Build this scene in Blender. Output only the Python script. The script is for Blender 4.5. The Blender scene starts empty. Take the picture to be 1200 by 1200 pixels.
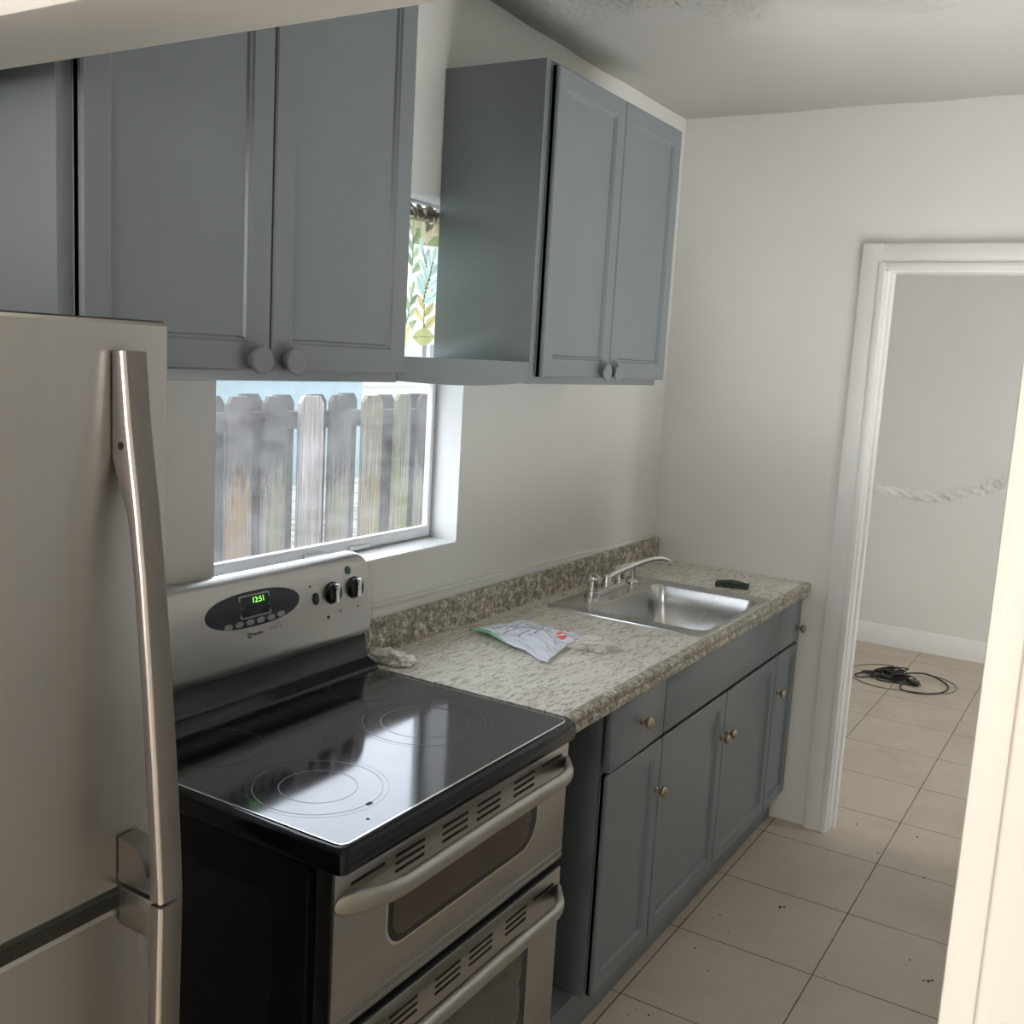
import bpy, bmesh, math, random
from mathutils import Vector, Matrix, noise
random.seed(7)
PI = math.pi
C = bpy.context.scene.collection
WL = {}          # world location of every Empty used as a root

# ------------------------------------------------------------------ materials
def newmat(name):
    m = bpy.data.materials.new(name); m.use_nodes = True
    nt = m.node_tree
    return m, nt, nt.nodes['Principled BSDF']

def N(nt, t, **kw):
    n = nt.nodes.new(t)
    for k, v in kw.items():
        if k in n.inputs.keys() if isinstance(k, str) else False: n.inputs[k].default_value = v
        else: setattr(n, k, v)
    return n

def tc(nt, scale=(1, 1, 1), rot=(0, 0, 0)):
    t = nt.nodes.new('ShaderNodeTexCoord'); mp = nt.nodes.new('ShaderNodeMapping')
    mp.inputs['Scale'].default_value = scale; mp.inputs['Rotation'].default_value = rot
    nt.links.new(t.outputs['Object'], mp.inputs['Vector'])
    return mp.outputs['Vector']

def noise_tex(nt, vec, scale, detail=4, rough=.5, dist=0):
    n = nt.nodes.new('ShaderNodeTexNoise')
    n.inputs['Scale'].default_value = scale; n.inputs['Detail'].default_value = detail
    n.inputs['Roughness'].default_value = rough; n.inputs['Distortion'].default_value = dist
    nt.links.new(vec, n.inputs['Vector'])
    return n.outputs['Fac']

def ramp(nt, fac, stops):
    r = nt.nodes.new('ShaderNodeValToRGB')
    el = r.color_ramp.elements
    while len(el) < len(stops): el.new(.5)
    for e, (p, c) in zip(el, stops):
        e.position = p; e.color = (*c, 1) if len(c) == 3 else c
    nt.links.new(fac, r.inputs['Fac'])
    return r.outputs['Color']

def mixc(nt, fac, a, b, mode='MIX'):
    m = nt.nodes.new('ShaderNodeMix'); m.data_type = 'RGBA'; m.blend_type = mode
    for s, v in ((m.inputs[0], fac), (m.inputs[6], a), (m.inputs[7], b)):
        if isinstance(v, (int, float)): s.default_value = v
        elif isinstance(v, tuple): s.default_value = (*v, 1)
        else: nt.links.new(v, s)
    return m.outputs[2]

def mth(nt, op, a, b=None, c=None):
    m = nt.nodes.new('ShaderNodeMath'); m.operation = op
    for i, v in enumerate((a, b, c)):
        if v is None: continue
        if isinstance(v, (int, float)): m.inputs[i].default_value = v
        else: nt.links.new(v, m.inputs[i])
    return m.outputs[0]

def bump(nt, h, strength, dist=.01, p=None):
    b = nt.nodes.new('ShaderNodeBump'); b.inputs['Strength'].default_value = strength
    b.inputs['Distance'].default_value = dist
    nt.links.new(h, b.inputs['Height'])
    if p: nt.links.new(b.outputs['Normal'], p.inputs['Normal'])
    return b.outputs['Normal']

def simple(name, col, rough=.5, metal=0., var=.04, nscale=8, bmp=0., bscale=60, coat=0., spec=None, emit=None):
    m, nt, p = newmat(name)
    v = tc(nt)
    f = noise_tex(nt, v, nscale, 3)
    d = tuple(max(0, c * (1 - var * 2)) for c in col); l = tuple(min(1, c * (1 + var * 2)) for c in col)
    nt.links.new(ramp(nt, f, [(.3, d), (.7, l)]), p.inputs['Base Color'])
    p.inputs['Roughness'].default_value = rough; p.inputs['Metallic'].default_value = metal
    if coat: p.inputs['Coat Weight'].default_value = coat; p.inputs['Coat Roughness'].default_value = .08
    if spec is not None: p.inputs['Specular IOR Level'].default_value = spec
    if bmp: bump(nt, noise_tex(nt, v, bscale, 4), bmp, .005, p)
    if emit: p.inputs['Emission Color'].default_value = (*emit[0], 1); p.inputs['Emission Strength'].default_value = emit[1]
    return m

def steel(name, col, rough=.33, axis='z', strength=.1, var=.05):
    m, nt, p = newmat(name)
    sc = {'z': (220, 220, 1.2), 'x': (1.2, 220, 220), 'iso': (30, 30, 30)}[axis]
    f = noise_tex(nt, tc(nt, sc), 1, 3)
    g = noise_tex(nt, tc(nt, (2.3, 2.3, 2.3)), 1, 3)
    c1 = ramp(nt, f, [(.25, tuple(c * (1 - var) for c in col)), (.75, tuple(min(1, c * (1 + var)) for c in col))])
    nt.links.new(c1, p.inputs['Base Color'])
    p.inputs['Metallic'].default_value = 1
    nt.links.new(mth(nt, 'ADD', mth(nt, 'MULTIPLY', g, .12), rough - .06), p.inputs['Roughness'])
    bump(nt, f, strength, .0006, p)
    return m

M = {}
M['wall'] = simple('wall_paint', (.80, .80, .775), .55, var=.01, nscale=2, bmp=.12, bscale=35)
M['trim'] = simple('gloss_trim_paint', (.84, .84, .83), .3, var=.01, bmp=.08, bscale=20)
M['cream'] = simple('cream_wall_paint', (.86, .825, .765), .5, var=.01, nscale=3, bmp=.1, bscale=30)
M['slate'] = simple('slate_cabinet_paint', (.190, .217, .236), .32, var=.02, nscale=5, bmp=.1, bscale=40)
M['white_board'] = simple('white_shelf_board', (.75, .74, .70), .5)  # shelf board drawn white, unlike its slate apron
M['black'] = simple('black_enamel', (.008, .010, .014), .13, var=.1)
M['blacktex'] = simple('black_textured_side', (.010, .012, .013), .38, var=.2, bmp=.2, bscale=300)
M['darkplastic'] = simple('dark_plastic', (.02, .022, .026), .35)
M['greyplastic'] = simple('grey_plastic', (.33, .34, .36), .4)
M['slot'] = simple('vent_shadow', (.01, .01, .01), .7)
M['fridge'] = steel('brushed_steel_fridge', (.50, .485, .47), .38, 'z', .015, .02)
M['handle'] = steel('satin_handle', (.25, .235, .225), .42, 'z', .03)
M['handle_edge'] = steel('highlight_bezel_steel', (.80, .76, .73), .32, 'z', .02)
M['range'] = steel('brushed_steel_range', (.48, .47, .46), .34, 'x', .06)
M['range_handle'] = steel('satin_range_handle', (.50, .49, .46), .36, 'iso', .01, .02)
M['sink'] = steel('sink_steel', (.56, .56, .55), .27, 'x', .04)
M['chrome'] = steel('chrome', (.80, .80, .80), .12, 'iso', 0, .02)
M['nickel'] = steel('antique_nickel', (.50, .43, .34), .25, 'iso', 0, .06)
M['gapgreen'] = simple('door_gasket', (.10, .11, .095), .45)
M['ovenglass'] = simple('oven_glass', (.050, .032, .030), .09, var=.25, nscale=3, coat=.5)
M['ovenglass_low'] = simple('lower_oven_glass', (.07, .075, .065), .09, var=.2, nscale=3, coat=.5)
M['panelblack'] = simple('control_panel_film', (.018, .022, .035), .3)
M['lcd'] = simple('lcd_glass', (.012, .02, .02), .15)
M['digits'] = simple('green_digits', (.1, .5, .1), .5, emit=((.30, 1.0, .12), 1.6))
M['print'] = simple('dark_print', (.05, .05, .05), .5)
M['ring'] = simple('burner_print', (.085, .09, .105), .2)
M['burner'] = simple('burner_zone', (.030, .033, .040), .12)
M['sponge'] = simple('green_scour_pad', (.040, .075, .055), .95, var=.3, nscale=60, bmp=1, bscale=200)
M['tissue'] = simple('white_tissue', (.93, .92, .89), .9, bmp=.3, bscale=60)
M['cable'] = simple('black_cable', (.014, .014, .014), .4)
M['wire'] = simple('thin_grey_wire', (.20, .19, .17), .5)
M['crumb'] = simple('dark_crumbs', (.05, .04, .03), .9)
M['vinyl'] = simple('window_vinyl', (.82, .84, .86), .35, var=.01)
M['siding'] = simple('neighbour_wall', (.32, .33, .33), .7)
M['teal'] = simple('pale_teal_wall', (.13, .19, .20), .7)
M['roofm'] = simple('neighbour_roof', (.40, .40, .40), .8)
M['soil'] = simple('yard_soil', (.20, .19, .15), .95, var=.3, bmp=.5)
M['sidingwarm'] = simple('house_outer_wall', (.45, .45, .43), .8)
M['woodfloor_far'] = None

# cooktop glass
m, nt, p = newmat('cooktop_glass'); M['cooktop'] = m
v = tc(nt)
nt.links.new(ramp(nt, noise_tex(nt, v, 5, 4), [(.35, (.012, .013, .017)), (.75, (.022, .024, .030))]), p.inputs['Base Color'])
nt.links.new(mth(nt, 'ADD', mth(nt, 'MULTIPLY', noise_tex(nt, v, 9, 5), .10), .035), p.inputs['Roughness'])
p.inputs['IOR'].default_value = 1.66

# floor tile
T, X0, YM = .4023, .8864, -.9873
m, nt, p = newmat('beige_floor_tile'); M['tile'] = m
co = nt.nodes.new('ShaderNodeTexCoord'); sx = nt.nodes.new('ShaderNodeSeparateXYZ')
nt.links.new(co.outputs['Object'], sx.inputs[0])
u = mth(nt, 'DIVIDE', mth(nt, 'SUBTRACT', sx.outputs[0], X0), T)
w = mth(nt, 'DIVIDE', mth(nt, 'SUBTRACT', sx.outputs[1], YM), T)
wob = mth(nt, 'MULTIPLY', noise_tex(nt, co.outputs['Object'], 14, 3), .006)
def dist_line(a):
    fr = mth(nt, 'FRACT', mth(nt, 'ADD', mth(nt, 'ADD', a, wob), 100.5))
    return mth(nt, 'ABSOLUTE', mth(nt, 'SUBTRACT', fr, .503))
dl = mth(nt, 'MINIMUM', dist_line(u), dist_line(w))
grout = mth(nt, 'LESS_THAN', dl, .0052)
cmb = nt.nodes.new('ShaderNodeCombineXYZ')
nt.links.new(mth(nt, 'FLOOR', u), cmb.inputs[0]); nt.links.new(mth(nt, 'FLOOR', w), cmb.inputs[1])
wn = nt.nodes.new('ShaderNodeTexWhiteNoise'); nt.links.new(cmb.outputs[0], wn.inputs['Vector'])
n1 = noise_tex(nt, co.outputs['Object'], 3.2, 6, .6, .6)
n2 = noise_tex(nt, co.outputs['Object'], 22, 5, .6)
base = ramp(nt, n1, [(.25, (.47, .40, .32)), (.5, (.55, .48, .39)), (.8, (.60, .53, .44))])
base = mixc(nt, mth(nt, 'MULTIPLY', wn.outputs[0], .25), base, (.58, .50, .41))
base = mixc(nt, mth(nt, 'MULTIPLY', n2, .25), base, (.40, .34, .27))
gn = noise_tex(nt, co.outputs['Object'], 5, 4)
gcol = ramp(nt, gn, [(.35, (.07, .055, .04)), (.7, (.20, .165, .125))])
nt.links.new(mixc(nt, grout, base, gcol), p.inputs['Base Color'])
nt.links.new(mth(nt, 'ADD', mth(nt, 'MULTIPLY', n2, .25), .33), p.inputs['Roughness'])
bump(nt, mth(nt, 'SUBTRACT', mth(nt, 'MULTIPLY', n2, .15), grout), .35, .002, p)

# laminate in a granite pattern
def granite(name, lo, stretch=(1, 1, 1), rot=(0, 0, 0), dark=.4):
    m, nt, p = newmat(name)
    v = tc(nt, stretch, rot)
    a = noise_tex(nt, v, 55, 8, .72, .3); b = noise_tex(nt, v, 130, 6, .75); c = noise_tex(nt, v, 14, 5, .6)
    col = ramp(nt, a, [(.33, tuple(x * .28 for x in lo)), (.435, tuple(x * .6 for x in lo)), (.50, lo), (.62, (.80, .78, .70)), (.8, (.9, .88, .82))])
    sp = ramp(nt, b, [(.28 + dark * .25, (1, 1, 1)), (.34 + dark * .25, (0, 0, 0))])
    col = mixc(nt, mth(nt, 'MULTIPLY', sp, .85), col, (.085, .078, .07))
    tn = ramp(nt, c, [(.42, (0, 0, 0)), (.7, (1, 1, 1))])
    col = mixc(nt, mth(nt, 'MULTIPLY', tn, .35), col, (.46, .38, .27), 'MIX')
    nt.links.new(col, p.inputs['Base Color'])
    p.inputs['Roughness'].default_value = .28
    bump(nt, a, .06, .002, p)
    return m
M['granite'] = granite('granite_laminate_sheen', (.80, .77, .69), (.6, 2.0, 1), (0, 0, .5), .02)  # worktop copy lightened, window sheen put into its colour
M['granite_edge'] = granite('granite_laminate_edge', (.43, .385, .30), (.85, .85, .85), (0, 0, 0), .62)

# textured ceiling
m, nt, p = newmat('ceiling_paint'); M['ceiling'] = m
v = tc(nt)
p.inputs['Base Color'].default_value = (.80, .79, .76, 1); p.inputs['Roughness'].default_value = .75
vo = nt.nodes.new('ShaderNodeTexVoronoi'); vo.inputs['Scale'].default_value = 48; nt.links.new(v, vo.inputs['Vector'])
sx = nt.nodes.new('ShaderNodeSeparateXYZ'); nt.links.new(v, sx.inputs[0])
big = noise_tex(nt, v, 3.5, 3)
msk = ramp(nt, mth(nt, 'ADD', mth(nt, 'MULTIPLY', sx.outputs[0], -1), mth(nt, 'ADD', mth(nt, 'MULTIPLY', big, .7), .50)), [(.0, (.03, .03, .03)), (.30, (1, 1, 1))])
h = mth(nt, 'MULTIPLY', mth(nt, 'ADD', noise_tex(nt, v, 40, 6, .75), mth(nt, 'MULTIPLY', vo.outputs['Distance'], .7)), msk)
bump(nt, h, .9, .016, p)

# weathered fence wood
def wood(name, base, moss, dark):
    m, nt, p = newmat(name)
    v = tc(nt, (95, 95, 3.2)); v2 = tc(nt, (14, 14, 3.5))
    a = noise_tex(nt, v, 1, 6, .65); b = noise_tex(nt, v2, 1, 5, .6, .5); c = noise_tex(nt, tc(nt, (60, 60, 9)), 1, 6, .85)
    col = ramp(nt, a, [(.34, tuple(x * .22 for x in base)), (.48, base), (.66, tuple(min(1, x * 1.7) for x in base))])
    col = mixc(nt, ramp(nt, b, [(.42, (0, 0, 0)), (.58, (.9, .9, .9))]), col, moss)
    sz = nt.nodes.new('ShaderNodeSeparateXYZ'); t = nt.nodes.new('ShaderNodeTexCoord'); nt.links.new(t.outputs['Object'], sz.inputs[0])
    top = mth(nt, 'MULTIPLY', mth(nt, 'SUBTRACT', sz.outputs[2], 1.15), 1.2)
    col = mixc(nt, ramp(nt, mth(nt, 'ADD', c, top), [(.52, (0, 0, 0)), (.68, (dark, dark, dark))]), col, (.055, .048, .042))
    nt.links.new(col, p.inputs['Base Color']); p.inputs['Roughness'].default_value = .9
    bump(nt, a, .6, .004, p)
    return m
M['wood'] = [wood('weathered_wood_%s' % n, *a) for n, a in (('rust', ((.26, .19, .13), (.30, .17, .07), .9)), ('grey', ((.22, .19, .16), (.24, .24, .14), .92)), ('pale', ((.38, .33, .315), (.34, .31, .27), .10)), ('tan', ((.31, .27, .17), (.30, .22, .11), .45)), ('moss', ((.27, .26, .17), (.22, .26, .08), .55)))]
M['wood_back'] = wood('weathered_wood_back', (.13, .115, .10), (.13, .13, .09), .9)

# dusty glass
m, nt, p = newmat('dusty_window_glass'); M['glass'] = m
nt.nodes.remove(p); out = nt.nodes['Material Output']
tr = nt.nodes.new('ShaderNodeBsdfTransparent'); gl = nt.nodes.new('ShaderNodeBsdfGlossy'); gl.inputs['Roughness'].default_value = .02
tl = nt.nodes.new('ShaderNodeBsdfTranslucent'); tl.inputs[0].default_value = (.9, .9, .9, 1)
fr = nt.nodes.new('ShaderNodeFresnel'); fr.inputs[0].default_value = 1.3
v = tc(nt)
d1 = ramp(nt, noise_tex(nt, v, 120, 5, .8), [(.62, (0, 0, 0)), (.70, (.35, .35, .35))])
d2 = ramp(nt, noise_tex(nt, tc(nt, (3, 3, 6)), 2, 5, .7), [(.3, (.03, .03, .03)), (.8, (.11, .11, .11))])
mx = nt.nodes.new('ShaderNodeMixShader'); mx2 = nt.nodes.new('ShaderNodeMixShader')
nt.links.new(mth(nt, 'MAXIMUM', d1, d2), mx.inputs[0]); nt.links.new(tr.outputs[0], mx.inputs[1]); nt.links.new(tl.outputs[0], mx.inputs[2])
ge = nt.nodes.new('ShaderNodeNewGeometry')
nt.links.new(mth(nt, 'MULTIPLY', fr.outputs[0], mth(nt, 'SUBTRACT', 1, ge.outputs['Backfacing'])), mx2.inputs[0]); nt.links.new(mx.outputs[0], mx2.inputs[1]); nt.links.new(gl.outputs[0], mx2.inputs[2])
nt.links.new(mx2.outputs[0], out.inputs['Surface'])

def attr_mat(name, rough, translucent=0., alpha=None):
    m, nt, p = newmat(name)
    a = nt.nodes.new('ShaderNodeAttribute'); a.attribute_name = 'print'
    nt.links.new(a.outputs['Color'], p.inputs['Base Color']); p.inputs['Roughness'].default_value = rough
    if translucent:
        t = nt.nodes.new('ShaderNodeBsdfTranslucent'); nt.links.new(a.outputs['Color'], t.inputs[0])
        mx = nt.nodes.new('ShaderNodeMixShader'); mx.inputs[0].default_value = translucent
        nt.links.new(p.outputs[0], mx.inputs[1]); nt.links.new(t.outputs[0], mx.inputs[2])
        nt.links.new(mx.outputs[0], nt.nodes['Material Output'].inputs['Surface'])
    if alpha: nt.links.new(a.outputs['Alpha'], p.inputs['Alpha'])
    return m
M['curtain'] = attr_mat('leaf_print_cotton', .9, .75)
M['bag'] = attr_mat('printed_plastic_film', .22, 0, True)
M['wrap'] = simple('crinkled_white_plastic', (.84, .84, .83), .3, bmp=.6, bscale=70)
m, nt, p = newmat('clear_plastic_film'); M['clearfilm'] = m
p.inputs['Base Color'].default_value = (.86, .80, .77, 1); p.inputs['Roughness'].default_value = .15; p.inputs['Alpha'].default_value = .5
bump(nt, noise_tex(nt, tc(nt), 60, 3), .5, .004, p)

# ------------------------------------------------------------------ mesh helpers
def BM(): return bmesh.new()

def box(bm, x0, x1, y0, y1, z0, z1, bev=0., seg=2):
    r = bmesh.ops.create_cube(bm, size=1)
    vs = r['verts']
    for v in vs:
        v.co = Vector(((x0 + x1) / 2 + v.co.x * (x1 - x0), (y0 + y1) / 2 + v.co.y * (y1 - y0), (z0 + z1) / 2 + v.co.z * (z1 - z0)))
    if bev:
        es = list({e for v in vs for e in v.link_edges})
        bmesh.ops.bevel(bm, geom=es, offset=bev, segments=seg, affect='EDGES', profile=.5)
    return vs

def prism(bm, pts, fn, d0, d1):
    """pts 2-D outline (counter-clockwise or not); fn(a,b,d) -> 3-D."""
    lo = [bm.verts.new(fn(a, b, d0)) for a, b in pts]; hi = [bm.verts.new(fn(a, b, d1)) for a, b in pts]
    n = len(pts)
    bm.faces.new(lo); bm.faces.new(hi[::-1])
    for i in range(n):
        bm.faces.new((lo[i], hi[i], hi[(i + 1) % n], lo[(i + 1) % n]))
    return lo, hi

def ring(c, ax, bx, ra, rb, n, ph=0):
    return [c + ax * (ra * math.cos(ph + 2 * PI * i / n)) + bx * (rb * math.sin(ph + 2 * PI * i / n)) for i in range(n)]

def skin_rings(bm, rings, cap=True, closed=False):
    R_ = [[bm.verts.new(p) for p in r] for r in rings]
    n = len(R_[0])
    k = len(R_)
    for j in range(k if closed else k - 1):
        a, b = R_[j], R_[(j + 1) % k]
        for i in range(n):
            bm.faces.new((a[i], a[(i + 1) % n], b[(i + 1) % n], b[i]))
    if cap and not closed:
        bm.faces.new(R_[0][::-1]); bm.faces.new(R_[-1])
    return R_

def tube(bm, pts, r, n=10, up=Vector((0, 0, 1)), closed=False, flat=1.0):
    pts = [Vector(p) for p in pts]; rings = []
    k = len(pts)
    for i, p in enumerate(pts):
        if closed: t = pts[(i + 1) % k] - pts[(i - 1) % k]
        else: t = pts[min(i + 1, k - 1)] - pts[max(i - 1, 0)]
        t.normalize()
        a = t.cross(up)
        if a.length < 1e-3: a = t.cross(Vector((1, .3, 0)))
        a.normalize(); b = a.cross(t).normalized()
        rr = r[i] if isinstance(r, (list, tuple)) else r
        ra, rb = rr if isinstance(rr, tuple) else (rr, rr * flat)
        rings.append(ring(p, a, b, ra, rb, n))
    return skin_rings(bm, rings, True, closed)

def spline(pts, sub=6):
    P = [Vector(p) for p in pts]; out = []
    for i in range(len(P) - 1):
        p0 = P[max(i - 1, 0)]; p1 = P[i]; p2 = P[i + 1]; p3 = P[min(i + 2, len(P) - 1)]
        for s in range(sub):
            t = s / sub
            out.append(.5 * ((2 * p1) + (p2 - p0) * t + (2 * p0 - 5 * p1 + 4 * p2 - p3) * t * t + (-p0 + 3 * p1 - 3 * p2 + p3) * t ** 3))
    out.append(P[-1]); return out

def interp(tab, z):
    for (z0, v0), (z1, v1) in zip(tab, tab[1:]):
        if z0 >= z >= z1: return v0 + (v1 - v0) * (z0 - z) / (z0 - z1)
    return tab[-1][1] if z < tab[-1][0] else tab[0][1]
def lathe(bm, prof, c, axis, n=24):
    """prof [(dist along axis, radius)]"""
    axis = Vector(axis).normalized(); a = axis.cross(Vector((0, 0, 1)))
    if a.length < 1e-3: a = Vector((1, 0, 0))
    a.normalize(); b = axis.cross(a)
    skin_rings(bm, [ring(Vector(c) + axis * d, a, b, max(r, 1e-4), max(r, 1e-4), n) for d, r in prof])

def rrect(x0, x1, y0, y1, r, n=6):
    if not isinstance(r, (list, tuple)): r = [r] * 4     # BL, BR, TR, TL
    out = []
    for (cx, cy, a0, rr) in ((x0 + r[0], y0 + r[0], PI, r[0]), (x1 - r[1], y0 + r[1], 1.5 * PI, r[1]), (x1 - r[2], y1 - r[2], 0, r[2]), (x0 + r[3], y1 - r[3], .5 * PI, r[3])):
        for i in range(n + 1):
            a = a0 + .5 * PI * i / n
            out.append((cx + rr * math.cos(a), cy + rr * math.sin(a)))
    return out

def obj(name, bm, mat, parent=None, smooth=True, mats=None):
    bmesh.ops.recalc_face_normals(bm, faces=bm.faces)
    me = bpy.data.meshes.new(name)
    o = bpy.data.objects.new(name, me)
    root = parent
    while root is not None and root.parent is not None: root = root.parent
    if root is not None and root.name in WL: bm.transform(Matrix.Translation(-WL[root.name]))
    bm.to_mesh(me); bm.free()
    for mm in (mats or [mat]): me.materials.append(mm)
    C.objects.link(o)
    if parent is not None: o.parent = parent
    if smooth:
        me.polygons.foreach_set('use_smooth', [True] * len(me.polygons))
        try: me.set_sharp_from_angle(angle=math.radians(32))
        except Exception: pass
    return o

def thing(name, label, cat, loc=(0, 0, 0), group=None):
    o = bpy.data.objects.new(name, None); C.objects.link(o); o.location = loc
    o.empty_display_size = .05
    WL[o.name] = Vector(loc)
    o['label'] = label; o['category'] = cat
    if group: o['group'] = group
    return o

def tag(o, label, cat, group=None):
    o['label'] = label; o['category'] = cat
    if group: o['group'] = group
    return o

def struct(name, bm, mat, smooth=False, label=None):
    o = obj(name, bm, mat, None, smooth); o['kind'] = 'structure'
    if label: o['label'] = label
    return o

def text_obj(name, s, size, loc, xdir, updir, mat, parent, ext=.0002, align='CENTER', shear=0):
    cu = bpy.data.curves.new(name, 'FONT'); cu.body = s; cu.size = size; cu.extrude = ext; cu.align_x = align; cu.align_y = 'CENTER'; cu.shear = shear
    t = bpy.data.objects.new(name + '_tmp', cu); C.objects.link(t)
    bpy.context.view_layer.update()
    me = bpy.data.meshes.new_from_object(t.evaluated_get(bpy.context.evaluated_depsgraph_get()))
    bpy.data.objects.remove(t); bpy.data.curves.remove(cu)
    x = Vector(xdir).normalized(); y = Vector(updir).normalized(); z = x.cross(y)
    Mx = Matrix((x, y, z)).transposed().to_4x4(); Mx.translation = Vector(loc)
    bm = bmesh.new(); bm.from_mesh(me); bm.transform(Mx)
    return obj(name, bm, mat, parent, False)

# ------------------------------------------------------------------ numbers
L, H = 1.833, 2.568
XN0, XN1, ZH = -1.18, -1.036, 2.0          # wall with the wide opening
JY = -1.522
FAR, FW = 4.77, 1.95
WX0, WX1, WZ0, WZ1 = -.42, .457, 1.145, 2.055
KS = -2.35                                  # south side of kitchen (unseen)
CR = -4.3                                   # back of the front room (unseen)

# ------------------------------------------------------------------ shell
bm = BM(); box(bm, CR, FAR + .1, -4.4, .12, -.05, 0); struct('floor', bm, M['tile'])
bm = BM()   # window wall: pieces round the opening
box(bm, CR, WX0, 0, .113, 0, 2.75); box(bm, WX1, FAR + .1, 0, .113, 0, 2.75)
box(bm, WX0, WX1, 0, .113, 0, WZ0); box(bm, WX0, WX1, 0, .113, WZ1, 2.75)
struct('wall_window', bm, M['wall'])
DY0, DY1, DZ = -.764, -1.60, 2.04
bm = BM()
box(bm, L, FW, DY0 - .0, 0, 0, H + .1); box(bm, L, FW, -4.4, DY1, 0, H + .1); box(bm, L, FW, DY1, DY0, DZ, H + .1)
struct('wall_far', bm, M['wall'])
bm = BM(); box(bm, FAR, FAR + .1, -4.4, 0, 0, 2.75); struct('wall_back_room', bm, M['wall'])
# side walls of kitchen / rooms towards -y
def wall_with_hole(bm, x0, x1, y0, y1, hx0, hx1, hz0, hz1, top=2.75):
    box(bm, x0, hx0, y0, y1, 0, top); box(bm, hx1, x1, y0, y1, 0, top)
    box(bm, hx0, hx1, y0, y1, 0, hz0); box(bm, hx0, hx1, y0, y1, hz1, top)
bm = BM(); box(bm, XN1, L, KS - .1, KS, 0, 2.75); struct('wall_side', bm, M['wall'])
bm = BM(); box(bm, FW, FAR, -4.5, -4.4, 0, 2.75); struct('wall_back_room_side', bm, M['wall'])
bm = BM(); box(bm, CR, XN0, -4.5, -4.4, 0, 2.75); struct('wall_front_room_side', bm, M['cream'])
bm = BM()
box(bm, CR - .1, CR, -4.4, .14, 0, 2.75)

struct('wall_front_room', bm, M['cream'])
# near wall with wide opening; corner bead on its edges
bm = BM()
box(bm, XN0, XN1, -4.4, JY, 0, 2.75, .004, 2); box(bm, XN0, XN1, JY - .01, 0, ZH, 2.75, .004, 2)
struct('wall_near', bm, M['cream'], True)
bm = BM()
box(bm, XN0 - .006, XN0, JY - .022, JY - .001, 0, ZH, .002)
struct('trim_1', bm, M['cream'], True)
# ceilings
bm = BM()
nx, ny = 90, 70
gx0, gx1, gy0, gy1 = XN1, L, KS, 0
g = [[None] * (ny + 1) for _ in range(nx + 1)]
for i in range(nx + 1):
    for j in range(ny + 1):
        x = gx0 + (gx1 - gx0) * i / nx; y = gy0 + (gy1 - gy0) * j / ny
        d = math.exp(-(((x - .42) / .34) ** 2 + ((y + .32) / .26) ** 2))
        d2 = math.exp(-(((x - .95) / .3) ** 2 + ((y + .62) / .22) ** 2))
        z = H + .045 * d - .03 * d2 + .006 * noise.noise(Vector((x * 4, y * 4, 0)))
        g[i][j] = bm.verts.new((x, y, z))
for i in range(nx):
    for j in range(ny):
        bm.faces.new((g[i][j], g[i + 1][j], g[i + 1][j + 1], g[i][j + 1]))
bmesh.ops.solidify(bm, geom=bm.faces[:], thickness=-.06)
struct('ceiling', bm, M['ceiling'], True)
bm = BM(); box(bm, CR, XN0, -4.4, .14, 2.70, 2.76); struct('ceiling_front_room', bm, M['wall'])
bm = BM(); box(bm, FW, FAR, -4.4, 0, 2.60, 2.66); struct('ceiling_back_room', bm, M['wall'])
# baseboards
bm = BM()
prism(bm, [(0, 0), (-.016, 0), (-.016, .095), (-.010, .105), (-.010, .118), (-.004, .128), (0, .128)], lambda a, b, d: (FAR + a, d, b), -4.4, 0)
struct('baseboard_back_room', bm, M['trim'], True)
# door casing + jamb
t = 'door_1'
bm = BM()
OX0, OX1 = -.693, DY1 - .071
for (a, b) in ((DY0, OX0), (OX1, DY1)):
    box(bm, L - .020, L, a, b, 0, 2.113 if a == DY0 else 2.113, .003)
box(bm, L - .0195, L, OX1, OX0, DZ + .002, 2.113, .003)
for (a, b) in ((DY0 - .012, DY0 + .012), (DY1 - .012, DY1 + .012)):
    box(bm, L - .026, L, a, b, 0, DZ + .012, .004)
box(bm, L - .0255, L, DY1, DY0, DZ - .012, DZ + .012, .004)
do = struct('door_1', bm, M['trim'], True)
bm = BM()
box(bm, L, FW, DY0 - .018, DY0, 0, DZ, .002); box(bm, L, FW, DY1, DY1 + .018, 0, DZ, .002); box(bm, L, FW, DY1, DY0, DZ - .018, DZ, .002)
box(bm, L + .045, L + .075, DY0 - .028, DY0 - .018, 0, DZ - .018, .002)
obj('door_jamb', bm, M['trim'], do)
# raised ledge along the wall above the backsplash
bm = BM()
vs = box(bm, WX0 - .9, L, -.014, 0, .90, 1.03, .004)
for v in bm.verts:
    if v.co.z > .98: v.co.z = 1.030 - .016 * v.co.x * (1 if v.co.x > 0 else .4) + (.004 if v.co.y > -.005 else 0)
struct('trim_2', bm, M['wall'], True)
bm = BM()
box(bm, .0, L, -.010, 0, 1.028, 1.040, .004)
for v in bm.verts: v.co.z -= .016 * v.co.x
struct('trim_3', bm, M['wall'], True)

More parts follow.
